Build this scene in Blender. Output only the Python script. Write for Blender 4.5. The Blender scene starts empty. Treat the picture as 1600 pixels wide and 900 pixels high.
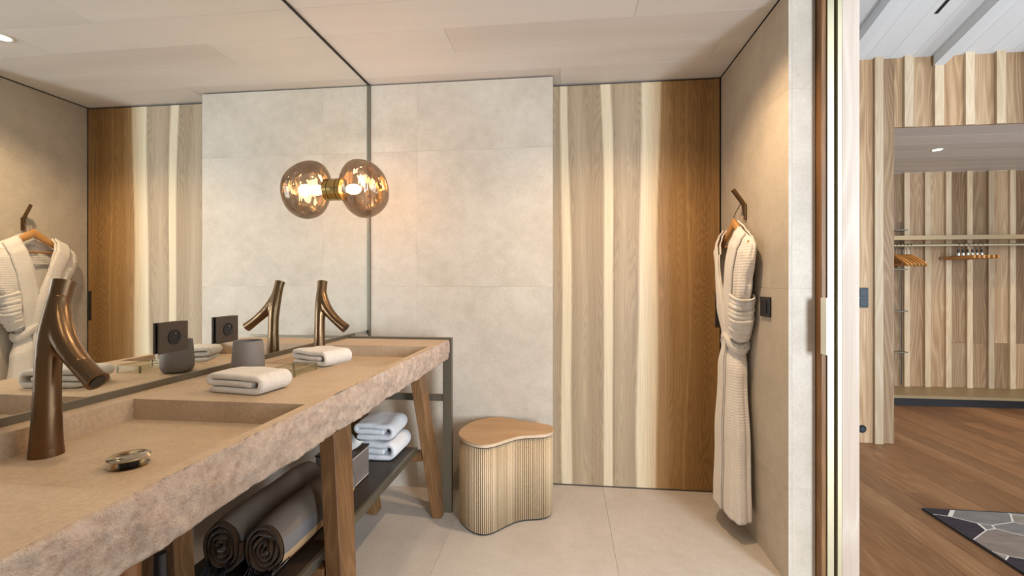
import bpy, bmesh, math, random
from mathutils import Vector, Matrix, noise
random.seed(7)
S = bpy.context.scene
COL = S.collection
PI = math.pi

# ------------------------------------------------------------------ camera, world, light, exposure
F, CX, HY, CAMH = 726.0, 800.0, 440.0, 1.218
TH = math.atan(85 / F)
cam_d = bpy.data.cameras.new('camera')
cam = bpy.data.objects.new('camera', cam_d); COL.objects.link(cam)
cam.location = (0, 0, CAMH); cam.rotation_euler = (PI / 2, 0, TH)
cam_d.sensor_width = 36.0; cam_d.lens = F / 1600 * 36.0
cam_d.shift_y = -(450 - HY) / 1600.0
cam_d.clip_start = 0.02
S.camera = cam
S.view_settings.view_transform = 'Standard'
S.view_settings.look = 'None'
S.view_settings.gamma = 1.0
S.view_settings.use_curve_mapping = False
S.view_settings.exposure = -0.06

W = bpy.data.worlds.new('sky'); S.world = W; W.use_nodes = True
W.node_tree.nodes['Background'].inputs[0].default_value = (0.75, 0.86, 1.0, 1)
W.node_tree.nodes['Background'].inputs[1].default_value = 1.0

def area(name, loc, rot, sx, sy, power, col):
    d = bpy.data.lights.new(name, 'AREA'); d.shape = 'RECTANGLE'; d.size = sx; d.size_y = sy
    d.energy = power; d.color = col
    o = bpy.data.objects.new(name, d); COL.objects.link(o)
    o.location = loc; o.rotation_euler = rot
    return o
DAY = (0.82, 0.91, 1.0)
# daylight entering by the bedroom's south window and its east window front
area('south_window_daylight', (2.85, -2.62, 1.45), (PI / 2, 0, 0), 0.95, 1.9, 360, DAY)
area('east_window_daylight', (5.66, 0.6, 1.5), (PI / 2, 0, PI / 2), 3.6, 2.4, 120, DAY)
WARM = (1.0, 0.77, 0.51)

# ------------------------------------------------------------------ mesh helpers (all meshes in world coordinates)
def link(name, me, mat=None, parent=None, smooth=False):
    o = bpy.data.objects.new(name, me); COL.objects.link(o)
    if mat and not me.materials: me.materials.append(mat)
    if parent is not None:
        o.parent = parent
        if parent.type == 'EMPTY': o.matrix_parent_inverse = Matrix.Translation(-parent.location)
    if smooth:
        for p in me.polygons: p.use_smooth = True
    return o

def pyd(name, v, f, mat=None, parent=None, smooth=False):
    me = bpy.data.meshes.new(name); me.from_pydata([tuple(a) for a in v], [], f); me.update()
    bm = bmesh.new(); bm.from_mesh(me); bmesh.ops.recalc_face_normals(bm, faces=bm.faces); bm.to_mesh(me); bm.free()
    return link(name, me, mat, parent, smooth)

def frombm(name, bm, mat=None, parent=None, smooth=False):
    bmesh.ops.recalc_face_normals(bm, faces=bm.faces)
    me = bpy.data.meshes.new(name); bm.to_mesh(me); bm.free()
    return link(name, me, mat, parent, smooth)

def bbox(bm, x0, x1, y0, y1, z0, z1, bev=0.0):
    r = bmesh.ops.create_cube(bm, size=1.0)
    vs = r['verts']
    for v in vs:
        v.co = Vector(((x0 + x1) / 2 + v.co.x * (x1 - x0), (y0 + y1) / 2 + v.co.y * (y1 - y0), (z0 + z1) / 2 + v.co.z * (z1 - z0)))
    if bev > 0:
        es = list({e for v in vs for e in v.link_edges})
        bmesh.ops.bevel(bm, geom=es, offset=bev, segments=1, affect='EDGES', profile=0.5)

def box(name, x0, x1, y0, y1, z0, z1, mat=None, parent=None, bev=0.0):
    bm = bmesh.new(); bbox(bm, x0, x1, y0, y1, z0, z1, bev)
    return frombm(name, bm, mat, parent)

def frame_axes(d):
    d = d.normalized()
    up = Vector((0, 0, 1)) if abs(d.z) < 0.9 else Vector((0, 1, 0))
    a = d.cross(up).normalized(); b = a.cross(d).normalized()
    return a, b

def tube_bm(bm, pts, radii, n=20, cap=True, sq=None):
    """swept tube; radii float or (ra, rb) per point"""
    pts = [Vector(p) for p in pts]
    rings = []; ref = None
    for i, p in enumerate(pts):
        if i == 0: d = pts[1] - p
        elif i == len(pts) - 1: d = p - pts[i - 1]
        else: d = (pts[i + 1] - p).normalized() + (p - pts[i - 1]).normalized()
        d.normalize()
        if ref is None: a, b = frame_axes(d)
        else:
            a = (ref - d * ref.dot(d)).normalized(); b = a.cross(d).normalized()
        ref = a
        r = radii[i] if isinstance(radii, (list, tuple)) else radii
        ra, rb = r if isinstance(r, (list, tuple)) else (r, r)
        rings.append([bm.verts.new(p + a * (ra * math.cos(2 * PI * k / n)) + b * (rb * math.sin(2 * PI * k / n))) for k in range(n)])
    for i in range(len(rings) - 1):
        for k in range(n):
            bm.faces.new((rings[i][k], rings[i][(k + 1) % n], rings[i + 1][(k + 1) % n], rings[i + 1][k]))
    if cap:
        bm.faces.new(rings[0][::-1]); bm.faces.new(rings[-1])

def tube(name, pts, radii, mat=None, parent=None, n=20, smooth=True):
    bm = bmesh.new(); tube_bm(bm, pts, radii, n)
    o = frombm(name, bm, mat, parent, smooth)
    if smooth: sharp(o)
    return o

def sharp(o, ang=40):
    try:
        o.data.set_sharp_from_angle(angle=math.radians(ang))
    except Exception: pass

def lathe(name, prof, c, mat=None, parent=None, n=40, axis='Z', smooth=True):
    """prof: list of (r, h); revolved round axis through c"""
    v = []; f = []
    for r, h in prof:
        for k in range(n):
            a = 2 * PI * k / n; x, y = r * math.cos(a), r * math.sin(a)
            v.append((c[0] + x, c[1] + y, c[2] + h) if axis == 'Z' else (c[0] + h, c[1] + x, c[2] + y) if axis == 'X' else (c[0] + x, c[1] + h, c[2] + y))
    m = len(prof)
    for i in range(m - 1):
        for k in range(n):
            f.append((i * n + k, i * n + (k + 1) % n, (i + 1) * n + (k + 1) % n, (i + 1) * n + k))
    if prof[0][0] > 1e-5: f.append(tuple(range(n))[::-1])
    if prof[-1][0] > 1e-5: f.append(tuple(range((m - 1) * n, m * n)))
    o = pyd(name, v, f, mat, parent, smooth)
    bm = bmesh.new(); bm.from_mesh(o.data); bmesh.ops.remove_doubles(bm, verts=bm.verts, dist=1e-5)
    bmesh.ops.recalc_face_normals(bm, faces=bm.faces); bm.to_mesh(o.data); bm.free()
    if smooth:
        for p in o.data.polygons: p.use_smooth = True
        sharp(o)
    return o

def empty(name, loc, label=None, cat=None, group=None, kind=None):
    o = bpy.data.objects.new(name, None); COL.objects.link(o); o.location = loc; o.empty_display_size = 0.05
    return tag(o, label, cat, group, kind)

def tag(o, label=None, cat=None, group=None, kind=None):
    if label: o['label'] = label
    if cat: o['category'] = cat
    if group: o['group'] = group
    if kind: o['kind'] = kind
    return o

def copy_tree(root, delta):
    r = root.copy(); COL.objects.link(r); r.location = root.location + Vector(delta)
    for ch in [c for c in bpy.data.objects if c.parent is root]:
        c = ch.copy(); COL.objects.link(c); c.parent = r; c.matrix_parent_inverse = ch.matrix_parent_inverse.copy()
        for g in [q for q in bpy.data.objects if q.parent is ch]:
            d = g.copy(); COL.objects.link(d); d.parent = c; d.matrix_parent_inverse = g.matrix_parent_inverse.copy()
    return r

# ------------------------------------------------------------------ materials
class NT:
    def __init__(s, name):
        s.m = bpy.data.materials.new(name); s.m.use_nodes = True
        s.t = s.m.node_tree; s.b = s.t.nodes['Principled BSDF']; s.out = s.t.nodes['Material Output']
    def n(s, typ, **kw):
        nd = s.t.nodes.new('ShaderNode' + typ)
        for k, v in kw.items(): setattr(nd, k, v)
        return nd
    def l(s, a, b): s.t.links.new(a, b)
    def set(s, nd, **kw):
        for k, v in kw.items(): nd.inputs[k.replace('_', ' ')].default_value = v
    def val(s, a, op, b=None, c=None):
        nd = s.n('Math', operation=op)
        for i, q in enumerate((a, b, c)):
            if q is None: continue
            if isinstance(q, (int, float)): nd.inputs[i].default_value = q
            else: s.l(q, nd.inputs[i])
        return nd.outputs[0]
    def coords(s, scale=(1, 1, 1), rnd=False):
        tc = s.n('TexCoord'); o = tc.outputs['Object']
        if rnd:
            oi = s.n('ObjectInfo'); cb = s.n('CombineXYZ')
            s.l(s.val(oi.outputs['Random'], 'MULTIPLY', 37.0), cb.inputs[0])
            s.l(s.val(oi.outputs['Random'], 'MULTIPLY', 71.0), cb.inputs[1])
            s.l(s.val(oi.outputs['Random'], 'MULTIPLY', 53.0), cb.inputs[2])
            ad = s.n('VectorMath', operation='ADD'); s.l(o, ad.inputs[0]); s.l(cb.outputs[0], ad.inputs[1]); o = ad.outputs[0]
        mp = s.n('Mapping'); mp.inputs['Scale'].default_value = scale; s.l(o, mp.inputs['Vector'])
        return mp.outputs[0]
    def noise(s, vec, scale, detail=4, rough=0.5, dist=0.0):
        nd = s.n('TexNoise'); s.l(vec, nd.inputs['Vector'])
        nd.inputs['Scale'].default_value = scale; nd.inputs['Detail'].default_value = detail
        nd.inputs['Roughness'].default_value = rough; nd.inputs['Distortion'].default_value = dist
        return nd.outputs['Fac']
    def ramp(s, fac, stops, interp='LINEAR'):
        nd = s.n('ValToRGB'); nd.color_ramp.interpolation = interp
        e = nd.color_ramp.elements
        while len(e) < len(stops): e.new(0.5)
        for i, (p, c) in enumerate(sorted(stops, key=lambda q: q[0])): e[i].position = p; e[i].color = (*c, 1)
        s.l(fac, nd.inputs['Fac']); return nd.outputs['Color']
    def mix(s, a, b, fac, typ='MIX'):
        nd = s.n('MixRGB', blend_type=typ)
        for i, q in ((0, fac), (1, a), (2, b)):
            if isinstance(q, (int, float)): nd.inputs[i].default_value = q
            elif isinstance(q, tuple): nd.inputs[i].default_value = (*q, 1)
            else: s.l(q, nd.inputs[i])
        return nd.outputs[0]
    def bump(s, h, strength=0.2, dist=0.01):
        nd = s.n('Bump'); nd.inputs['Strength'].default_value = strength; nd.inputs['Distance'].default_value = dist
        s.l(h, nd.inputs['Height']); s.l(nd.outputs[0], s.b.inputs['Normal'])
    def rough(s, v): s.b.inputs['Roughness'].default_value = v
    def spec(s, v): s.b.inputs['Specular IOR Level'].default_value = v

def plain(name, col, rough=0.5, metal=0.0, spec=0.5, emit=None, es=1.0):
    q = NT(name); q.b.inputs['Base Color'].default_value = (*col, 1); q.rough(rough); q.spec(spec)
    q.b.inputs['Metallic'].default_value = metal
    if emit: q.b.inputs['Emission Color'].default_value = (*emit, 1); q.b.inputs['Emission Strength'].default_value = es
    # faint unevenness so that no surface is perfectly flat
    nz = q.noise(q.coords((1, 1, 1)), 40, 3)
    r = q.n('MapRange'); r.inputs[3].default_value = max(0.02, rough - 0.06); r.inputs[4].default_value = min(1, rough + 0.06)
    q.l(nz, r.inputs[0]); q.l(r.outputs[0], q.b.inputs['Roughness'])
    return q.m

def stone(name, c0, c1, c2, scale=3.0, rough=0.55, bump=0.08, speck=0.0, rnd=True):
    q = NT(name); v = q.coords((1, 1, 1), rnd)
    a = q.noise(v, scale, 6, 0.6, 0.6); b = q.noise(v, scale * 6, 5, 0.65); f = q.noise(v, scale * 45, 3, 0.6)
    k = q.val(q.val(a, 'MULTIPLY', 0.62), 'ADD', q.val(b, 'MULTIPLY', 0.38))
    col = q.ramp(k, [(0.36, c0), (0.5, c1), (0.64, c2)])
    fr = q.n('MapRange'); fr.inputs[1].default_value = 0.3; fr.inputs[2].default_value = 0.7; fr.inputs[3].default_value = 0.93 - speck; fr.inputs[4].default_value = 1.05 + speck * 0.4
    q.l(f, fr.inputs[0])
    # faint trowel scratches
    sv = q.coords((1.0, 1.0, 5.0), rnd); sc = q.noise(sv, scale * 2.2, 8, 0.75, 1.5)
    sm = q.n('MapRange'); sm.inputs[1].default_value = 0.62; sm.inputs[2].default_value = 0.7; sm.inputs[3].default_value = 1.0; sm.inputs[4].default_value = 0.93
    q.l(sc, sm.inputs[0])
    col = q.mix(col, fr.outputs[0], 1.0, 'MULTIPLY'); col = q.mix(col, sm.outputs[0], 1.0, 'MULTIPLY')
    q.l(col, q.b.inputs['Base Color']); q.rough(rough); q.spec(0.35)
    q.bump(q.val(b, 'ADD', q.val(f, 'MULTIPLY', 0.4)), bump, 0.01)
    return q.m

def wood(name, stops, grain='Z', ring=14.0, rough=0.5, s0=5.0, vary=0.25, along=0.10, rnd=True, wash=None, fib=0.16):
    q = NT(name)
    sc = {'X': (along, 1, 1), 'Y': (1, along, 1), 'Z': (1, 1, along)}[grain]
    sf = {'X': (0.015, 1, 1), 'Y': (1, 0.015, 1), 'Z': (1, 1, 0.015)}[grain]
    v = q.coords(sc, rnd); vf = q.coords(sf, rnd)
    n1 = q.noise(v, s0, 2, 0.45, 0.15)
    rg = q.val(q.val(n1, 'MULTIPLY', ring), 'PINGPONG', 0.5)
    rg = q.val(q.val(rg, 'MULTIPLY', 2.0), 'POWER', 1.6)
    big = q.noise(v, s0 * 0.55, 2, 0.5)
    fi = q.noise(vf, 170, 3, 0.6)
    k = q.val(q.val(big, 'MULTIPLY', 0.95), 'ADD', q.val(q.val(rg, 'SUBTRACT', 0.4), 'MULTIPLY', 0.20))
    k = q.val(k, 'ADD', q.val(q.val(fi, 'SUBTRACT', 0.5), 'MULTIPLY', fib * 2))
    col = q.ramp(k, stops)
    if rnd:
        oi = q.n('ObjectInfo'); mr = q.n('MapRange'); mr.inputs[3].default_value = 1 - vary; mr.inputs[4].default_value = 1 + vary * 0.5
        q.l(oi.outputs['Random'], mr.inputs[0]); col = q.mix(col, mr.outputs[0], 1.0, 'MULTIPLY')
    q.l(col, q.b.inputs['Base Color']); q.rough(rough); q.spec(0.3)
    q.bump(q.val(fi, 'ADD', rg), 0.06, 0.004)
    return q.m

M = {}
M['tile'] = stone('limestone_tile', (0.47, 0.415, 0.34), (0.535, 0.475, 0.395), (0.59, 0.53, 0.45), 2.6, 0.5, 0.06)
M['floor_tile'] = stone('limestone_floor', (0.49, 0.44, 0.39), (0.54, 0.49, 0.44), (0.58, 0.535, 0.485), 2.2, 0.45, 0.04)
M['grout'] = plain('grout', (0.46, 0.405, 0.335), 0.9)
M['stone'] = stone('counter_stone', (0.43, 0.315, 0.205), (0.48, 0.355, 0.24), (0.52, 0.395, 0.275), 3.0, 0.5, 0.03, 0.06, rnd=False)
M['gap'] = plain('shadow_gap', (0.02, 0.018, 0.016), 0.8)
M['brown_metal'] = plain('dark_bronze_metal', (0.075, 0.058, 0.043), 0.45, 0.6)
M['frame_metal'] = plain('olive_bronze_metal', (0.17, 0.15, 0.11), 0.42, 0.6)
M['brass'] = plain('champagne_brass', (0.60, 0.55, 0.38), 0.5, 0.85)
M['brass_dark'] = plain('aged_brass', (0.45, 0.32, 0.12), 0.22, 1.0)
M['copper'] = plain('brushed_bronze', (0.195, 0.122, 0.066), 0.31, 1.0)
M['chrome'] = plain('polished_nickel', (0.55, 0.47, 0.36), 0.16, 1.0)
M['black'] = plain('black_plastic', (0.012, 0.012, 0.014), 0.35)
M['dark_blue'] = plain('anthracite_plastic', (0.025, 0.04, 0.055), 0.35)
M['white_metal'] = plain('pale_metal', (0.80, 0.83, 0.76), 0.35, 0.3)
M['grey_cup'] = plain('matt_grey_resin', (0.19, 0.165, 0.145), 0.6)
M['amber'] = plain('amber_glass', (0.30, 0.13, 0.05), 0.2)
M['mirror'] = NT('mirror_silver'); _q = M['mirror']; _q.b.inputs['Base Color'].default_value = (0.90, 0.93, 0.91, 1); _q.b.inputs['Metallic'].default_value = 1.0; _q.rough(0.0); M['mirror'] = _q.m

ASH = [(0.22, (0.22, 0.125, 0.065)), (0.42, (0.36, 0.225, 0.12)), (0.60, (0.47, 0.325, 0.19)), (0.8, (0.58, 0.44, 0.29))]
M['ash'] = wood('ash_boards', ASH, 'Z', 26, 0.5, 5.0, 0.34, 0.075)
M['ash_light'] = wood('ash_battens', [(0.2, (0.42, 0.30, 0.18)), (0.5, (0.55, 0.42, 0.275)), (0.8, (0.65, 0.53, 0.385))], 'Z', 16, 0.5, 6.0, 0.30)
M['leg_wood'] = wood('oiled_oak', [(0.25, (0.12, 0.055, 0.02)), (0.5, (0.20, 0.10, 0.04)), (0.75, (0.28, 0.15, 0.065))], 'Z', 12, 0.45, 9, 0.1)
M['floor_wood'] = wood('walnut_floor', [(0.2, (0.165, 0.072, 0.029)), (0.5, (0.26, 0.125, 0.055)), (0.8, (0.36, 0.195, 0.097))], 'Y', 16, 0.42, 7, 0.25)
M['white_wood'] = wood('whitewashed_boards', [(0.2, (0.62, 0.575, 0.54)), (0.45, (0.73, 0.70, 0.67)), (0.7, (0.77, 0.745, 0.72))], 'X', 3, 0.6, 3, 0.05, fib=0.05)
M['white_paint'] = wood('white_painted_boards', [(0.2, (0.62, 0.63, 0.63)), (0.8, (0.68, 0.69, 0.69))], 'Y', 2, 0.55, 2, 0.03, fib=0.03)
M['jamb_wood'] = wood('limed_ash', [(0.2, (0.50, 0.40, 0.32)), (0.5, (0.62, 0.53, 0.45)), (0.8, (0.70, 0.62, 0.55))], 'Z', 8, 0.5, 6, 0.05)
M['stool_wood'] = wood('stool_oak_top', [(0.2, (0.34, 0.20, 0.095)), (0.5, (0.44, 0.275, 0.14)), (0.8, (0.52, 0.35, 0.20))], 'X', 8, 0.45, 7, 0.0, rnd=False)
M['slat_wood'] = wood('stool_slat_oak', [(0.2, (0.46, 0.34, 0.20)), (0.5, (0.58, 0.44, 0.28)), (0.8, (0.66, 0.52, 0.36))], 'Z', 5, 0.5, 7, 0.16)
M['hanger_wood'] = wood('hanger_beech', [(0.2, (0.36, 0.17, 0.05)), (0.5, (0.50, 0.25, 0.08)), (0.8, (0.60, 0.33, 0.13))], 'Y', 6, 0.4, 9, 0.1)
M['bench'] = plain('bronze_bench_lacquer', (0.30, 0.22, 0.12), 0.45, 0.3)

def door_wood():
    q = NT('walnut_veneer'); tc = q.coords((1, 1, 1)); sx = q.n('SeparateXYZ'); q.l(tc, sx.inputs[0])
    wv = q.noise(q.coords((3.0, 1, 0.5)), 1.6, 0, 0.4)
    dx = q.val(q.val(wv, 'SUBTRACT', 0.5), 'MULTIPLY', 0.10)
    x = q.val(sx.outputs[0], 'ADD', dx)
    fac = q.val(q.val(x, 'ADD', 0.08), 'DIVIDE', 0.97)
    tan, cream, mid = (0.42, 0.325, 0.215), (0.64, 0.54, 0.375), (0.345, 0.255, 0.16)
    dk, dk2 = (0.36, 0.205, 0.078), (0.285, 0.155, 0.056)
    def p(xx): return max(0, min(1, (xx + 0.08) / 0.97))
    st = [(p(-0.08), tan), (p(-0.03), mid), (p(-0.018), cream), (p(0.024), cream), (p(0.036), mid), (p(0.10), tan), (p(0.15), mid), (p(0.215), mid),
          (p(0.228), cream), (p(0.270), cream), (p(0.280), mid), (p(0.33), tan), (p(0.415), mid), (p(0.432), cream), (p(0.525), (0.60, 0.45, 0.27)),
          (p(0.540), dk), (p(0.66), (0.41, 0.245, 0.10)), (p(0.692), dk), (p(0.704), (0.45, 0.28, 0.12)), (p(0.716), dk), (p(0.80), dk2), (p(0.89), dk)]
    base = q.ramp(fac, st)
    n1 = q.noise(q.coords((3.2, 1, 0.30)), 2.0, 2, 0.45, 0.2)
    rg = q.val(q.val(q.val(n1, 'MULTIPLY', 44.0), 'PINGPONG', 0.5), 'MULTIPLY', 2.0)
    fi = q.noise(q.coords((1, 1, 0.012)), 190, 3, 0.6)
    m1 = q.n('MapRange'); m1.inputs[3].default_value = 0.76; m1.inputs[4].default_value = 1.12; q.l(rg, m1.inputs[0])
    m2 = q.n('MapRange'); m2.inputs[1].default_value = 0.25; m2.inputs[2].default_value = 0.75; m2.inputs[3].default_value = 0.80; m2.inputs[4].default_value = 1.16; q.l(fi, m2.inputs[0])
    bw = q.n('RGBToBW'); q.l(base, bw.inputs[0]); am = q.val(1.15, 'SUBTRACT', q.val(bw.outputs[0], 'MULTIPLY', 2.0)); am.node.use_clamp = True
    c = q.mix(q.mix(base, m1.outputs[0], am, 'MULTIPLY'), m2.outputs[0], 1.0, 'MULTIPLY')
    q.l(c, q.b.inputs['Base Color']); q.rough(0.45); q.spec(0.3); q.bump(q.val(fi, 'ADD', rg), 0.05, 0.003)
    return q.m
M['door_wood'] = door_wood()

def rough_stone():
    q = NT('split_face_stone'); v = q.coords()
    a = q.noise(v, 14, 6, 0.7, 0.4); b = q.noise(v, 70, 5, 0.7); f = q.noise(v, 260, 2, 0.6)
    k = q.val(q.val(a, 'MULTIPLY', 0.5), 'ADD', q.val(b, 'MULTIPLY', 0.5))
    col = q.ramp(k, [(0.34, (0.31, 0.215, 0.16)), (0.47, (0.45, 0.34, 0.265)), (0.62, (0.55, 0.44, 0.355))])
    q.l(col, q.b.inputs['Base Color']); q.rough(0.85); q.spec(0.15)
    q.bump(q.val(b, 'ADD', q.val(f, 'MULTIPLY', 0.5)), 0.55, 0.012)
    return q.m
M['rough_stone'] = rough_stone()

def terry(name, col, sc=900, strength=0.6):
    q = NT(name); v = q.coords(); a = q.noise(v, sc, 2, 0.6); b = q.noise(v, 60, 3, 0.6)
    m = q.n('MapRange'); m.inputs[3].default_value = 0.86; m.inputs[4].default_value = 1.08; q.l(b, m.inputs[0])
    c = q.mix(col, m.outputs[0], 1.0, 'MULTIPLY'); q.l(c, q.b.inputs['Base Color'])
    q.rough(0.95); q.spec(0.1); q.b.inputs['Sheen Weight'].default_value = 0.3
    q.bump(q.val(a, 'ADD', b), strength, 0.004); return q.m
M['towel'] = terry('cream_terry', (0.74, 0.68, 0.60), 420)
M['towel_white'] = terry('white_terry', (0.78, 0.79, 0.82), 420)
M['robe_plain'] = terry('robe_band_cotton', (0.84, 0.80, 0.75), 700, 0.2)

def waffle():
    q = NT('robe_waffle_cotton'); v = q.coords()
    w1 = q.n('TexWave', wave_type='BANDS', bands_direction='Z'); w1.inputs['Scale'].default_value = 24; w1.inputs['Distortion'].default_value = 0.8; w1.inputs['Detail'].default_value = 1; q.l(v, w1.inputs['Vector'])
    w2 = q.n('TexWave', wave_type='BANDS', bands_direction='Y'); w2.inputs['Scale'].default_value = 28; w2.inputs['Distortion'].default_value = 0.8; w2.inputs['Detail'].default_value = 1; q.l(v, w2.inputs['Vector'])
    h = q.val(w1.outputs['Fac'], 'ADD', q.val(w2.outputs['Fac'], 'MULTIPLY', 0.7))
    q.b.inputs['Base Color'].default_value = (0.84, 0.80, 0.75, 1); q.rough(0.95); q.spec(0.1); q.b.inputs['Sheen Weight'].default_value = 0.2
    q.bump(h, 0.30, 0.0025); return q.m
M['waffle'] = waffle()

def roll_towel():
    q = NT('striped_beach_towel'); v = q.coords(); sp = q.n('SeparateXYZ'); q.l(v, sp.inputs[0])
    # woven stripes run along the roll, so they follow height round the roll
    k = q.n('MapRange'); k.inputs[1].default_value = 0.37; k.inputs[2].default_value = 0.56; q.l(sp.outputs[2], k.inputs[0])
    tp, gr, cr, rd, nv = (0.185, 0.15, 0.12), (0.18, 0.17, 0.17), (0.50, 0.33, 0.18), (0.17, 0.05, 0.032), (0.05, 0.046, 0.05)
    c = q.ramp(k.outputs[0], [(0.0, rd), (0.17, rd), (0.185, cr), (0.34, cr), (0.355, gr), (0.57, gr), (0.585, tp), (0.84, tp), (0.86, nv), (0.90, nv), (0.91, tp)], 'LINEAR')
    q.l(c, q.b.inputs['Base Color']); q.rough(0.95); q.spec(0.1)
    q.bump(q.noise(v, 420, 2), 0.5, 0.003); return q.m
M['roll'] = roll_towel()
M['roll_end'] = terry('towel_fringe_brown', (0.065, 0.034, 0.015), 300)

def lamp_glass():
    q = NT('smoked_mirror_glass')
    q.t.nodes.remove(q.b)
    v = q.coords((8, 8, 0.6)); nz = q.noise(v, 2.6, 2, 0.5, 0.8)
    bp = q.n('Bump'); bp.inputs['Strength'].default_value = 0.35; bp.inputs['Distance'].default_value = 0.02; q.l(nz, bp.inputs['Height'])
    tr = q.n('BsdfTransparent'); tr.inputs['Color'].default_value = (0.66, 0.58, 0.51, 1)
    gl = q.n('BsdfGlossy'); gl.inputs['Color'].default_value = (0.85, 0.74, 0.63, 1); gl.inputs['Roughness'].default_value = 0.04; q.l(bp.outputs[0], gl.inputs['Normal'])
    fr = q.n('Fresnel'); fr.inputs['IOR'].default_value = 1.9; 
    f = q.val(q.val(fr.outputs[0], 'MULTIPLY', 0.65), 'ADD', 0.07)
    mx = q.n('MixShader'); q.l(f, mx.inputs[0]); q.l(tr.outputs[0], mx.inputs[1]); q.l(gl.outputs[0], mx.inputs[2])
    q.l(mx.outputs[0], q.out.inputs['Surface']); return q.m
M['lamp_glass'] = lamp_glass()

def clear_glass():
    q = NT('greenish_clear_glass'); q.t.nodes.remove(q.b)
    tr = q.n('BsdfTransparent'); tr.inputs['Color'].default_value = (0.93, 0.94, 0.89, 1)
    gl = q.n('BsdfGlossy'); gl.inputs['Roughness'].default_value = 0.03
    mx = q.n('MixShader'); mx.inputs[0].default_value = 0.10; q.l(tr.outputs[0], mx.inputs[1]); q.l(gl.outputs[0], mx.inputs[2])
    q.l(mx.outputs[0], q.out.inputs['Surface']); return q.m
M['glass'] = clear_glass()

def rug_mat():
    q = NT('patchwork_rug'); v = q.coords((1, 1, 0))
    mp = q.n('Mapping'); mp.inputs['Rotation'].default_value = (0, 0, 0.5); mp.inputs['Scale'].default_value = (1.0, 1.9, 0); q.l(v, mp.inputs['Vector'])
    vo = q.n('TexVoronoi', feature='F1'); vo.inputs['Scale'].default_value = 2.5; q.l(mp.outputs[0], vo.inputs['Vector'])
    ve = q.n('TexVoronoi', feature='DISTANCE_TO_EDGE'); ve.inputs['Scale'].default_value = 2.5; q.l(mp.outputs[0], ve.inputs['Vector'])
    sp = q.n('SeparateColor'); q.l(vo.outputs['Color'], sp.inputs[0])
    c = q.ramp(sp.outputs[0], [(0.0, (0.045, 0.035, 0.04)), (0.3, (0.22, 0.17, 0.14)), (0.5, (0.19, 0.17, 0.155)), (0.7, (0.25, 0.21, 0.165)), (0.9, (0.10, 0.095, 0.10))], 'CONSTANT')
    nz = q.noise(q.coords((1, 3, 1)), 9, 4, 0.6)
    mr = q.n('MapRange'); mr.inputs[3].default_value = 0.6; mr.inputs[4].default_value = 1.4; q.l(nz, mr.inputs[0])
    c = q.mix(c, mr.outputs[0], 1.0, 'MULTIPLY')
    ln = q.val(ve.outputs['Distance'], 'LESS_THAN', 0.009)
    c = q.mix(c, (0.62, 0.55, 0.50), ln)
    q.l(c, q.b.inputs['Base Color']); q.rough(0.95); q.spec(0.1); q.bump(q.noise(q.coords(), 500, 2), 0.4, 0.003); return q.m
M['rug'] = rug_mat()
M['rug_edge'] = plain('rug_binding', (0.03, 0.027, 0.027), 0.9)
M['bulb'] = plain('lit_bulb', (1, 0.9, 0.7), 0.4, emit=(1.0, 0.72, 0.38), es=22)
M['led'] = plain('lit_downlight_lens', (1, 0.95, 0.85), 0.4, emit=(1.0, 0.86, 0.66), es=14)
M['plaster'] = plain('white_plaster', (0.72, 0.70, 0.67), 0.8)

# ------------------------------------------------------------------ setting: key planes
MX, RX = -1.174, 0.885            # mirror plane, right wall plane
TY, DY = 2.67, 2.80               # tiled back wall plane, sliding door plane
CZ = 2.40                         # bathroom ceiling
WY = 1.98                         # near end of the right-hand wall
YR = -1.30                        # rear of bathroom
BX = 1.142                        # bedroom side of that wall
PY = 3.80                         # bedroom end wall
AY = 5.40                         # alcove back wall
J = 0.0005

def struct(o, label, cat): return tag(o, label, cat, None, 'structure')

# floor (bathroom)
fl = struct(box('floor', MX - 0.05, 1.06, YR, DY + 0.03, -0.06, -0.004, M['grout']), 'pale grey limestone tile floor of the bathroom', 'floor')
xs = [MX - 0.05, -0.565, 0.215, 1.06]; ys = [YR, -0.52, 0.26, 1.04, 1.82, 2.80]
for i in range(3):
    for j in range(5):
        box('tile', xs[i] + J, xs[i + 1] - J, ys[j] + J, ys[j + 1] - J, -0.012, 0.0, M['floor_tile'], fl, 0.0008)
# back wall with tiles
wb = struct(box('wall_back', MX - 0.05, -0.080, TY + 0.012, TY + 0.10, 0, CZ - 0.006, M['grout']), 'beige limestone tiled back wall beside the wooden sliding door', 'wall')
zs = [0.0, 0.39, 1.19, 1.99, CZ - 0.008]; xb = [MX, -0.878, -0.078]
for i in range(2):
    for j in range(4):
        box('tile', xb[i] + J * 0.5, xb[i + 1] - J * 0.5, TY, TY + 0.014, zs[j] + J * 0.5, zs[j + 1] - J * 0.5, M['tile'], wb)
box('edge_return', -0.0795, -0.078, TY + 0.014, TY + 0.10, 0, CZ - 0.006, M['tile'], wb)
struct(box('wall_behind_door', MX - 0.05, BX, DY + 0.045, DY + 0.10, 0, CZ, M['gap']), 'dark wall hidden behind the sliding wooden door', 'wall')
# right wall (robe wall): tile cladding on the bathroom side, pocket, wood on the bedroom side
wr = struct(box('wall_right', RX + 0.012, 0.975, WY + 0.012, DY + 0.10, 0, CZ, M['grout']), 'beige limestone tiled wall with the bathrobe hook', 'wall')
for j in range(4):
    box('tile', RX, RX + 0.013, WY, DY - 0.002, zs[j] + J * 0.5, zs[j + 1] - J * 0.5, M['tile'], wr)
    box('end_tile', RX + 0.0135, 0.985, WY, WY + 0.013, zs[j] + J * 0.4, zs[j + 1] - J * 0.4, M['tile'], wr)
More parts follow.
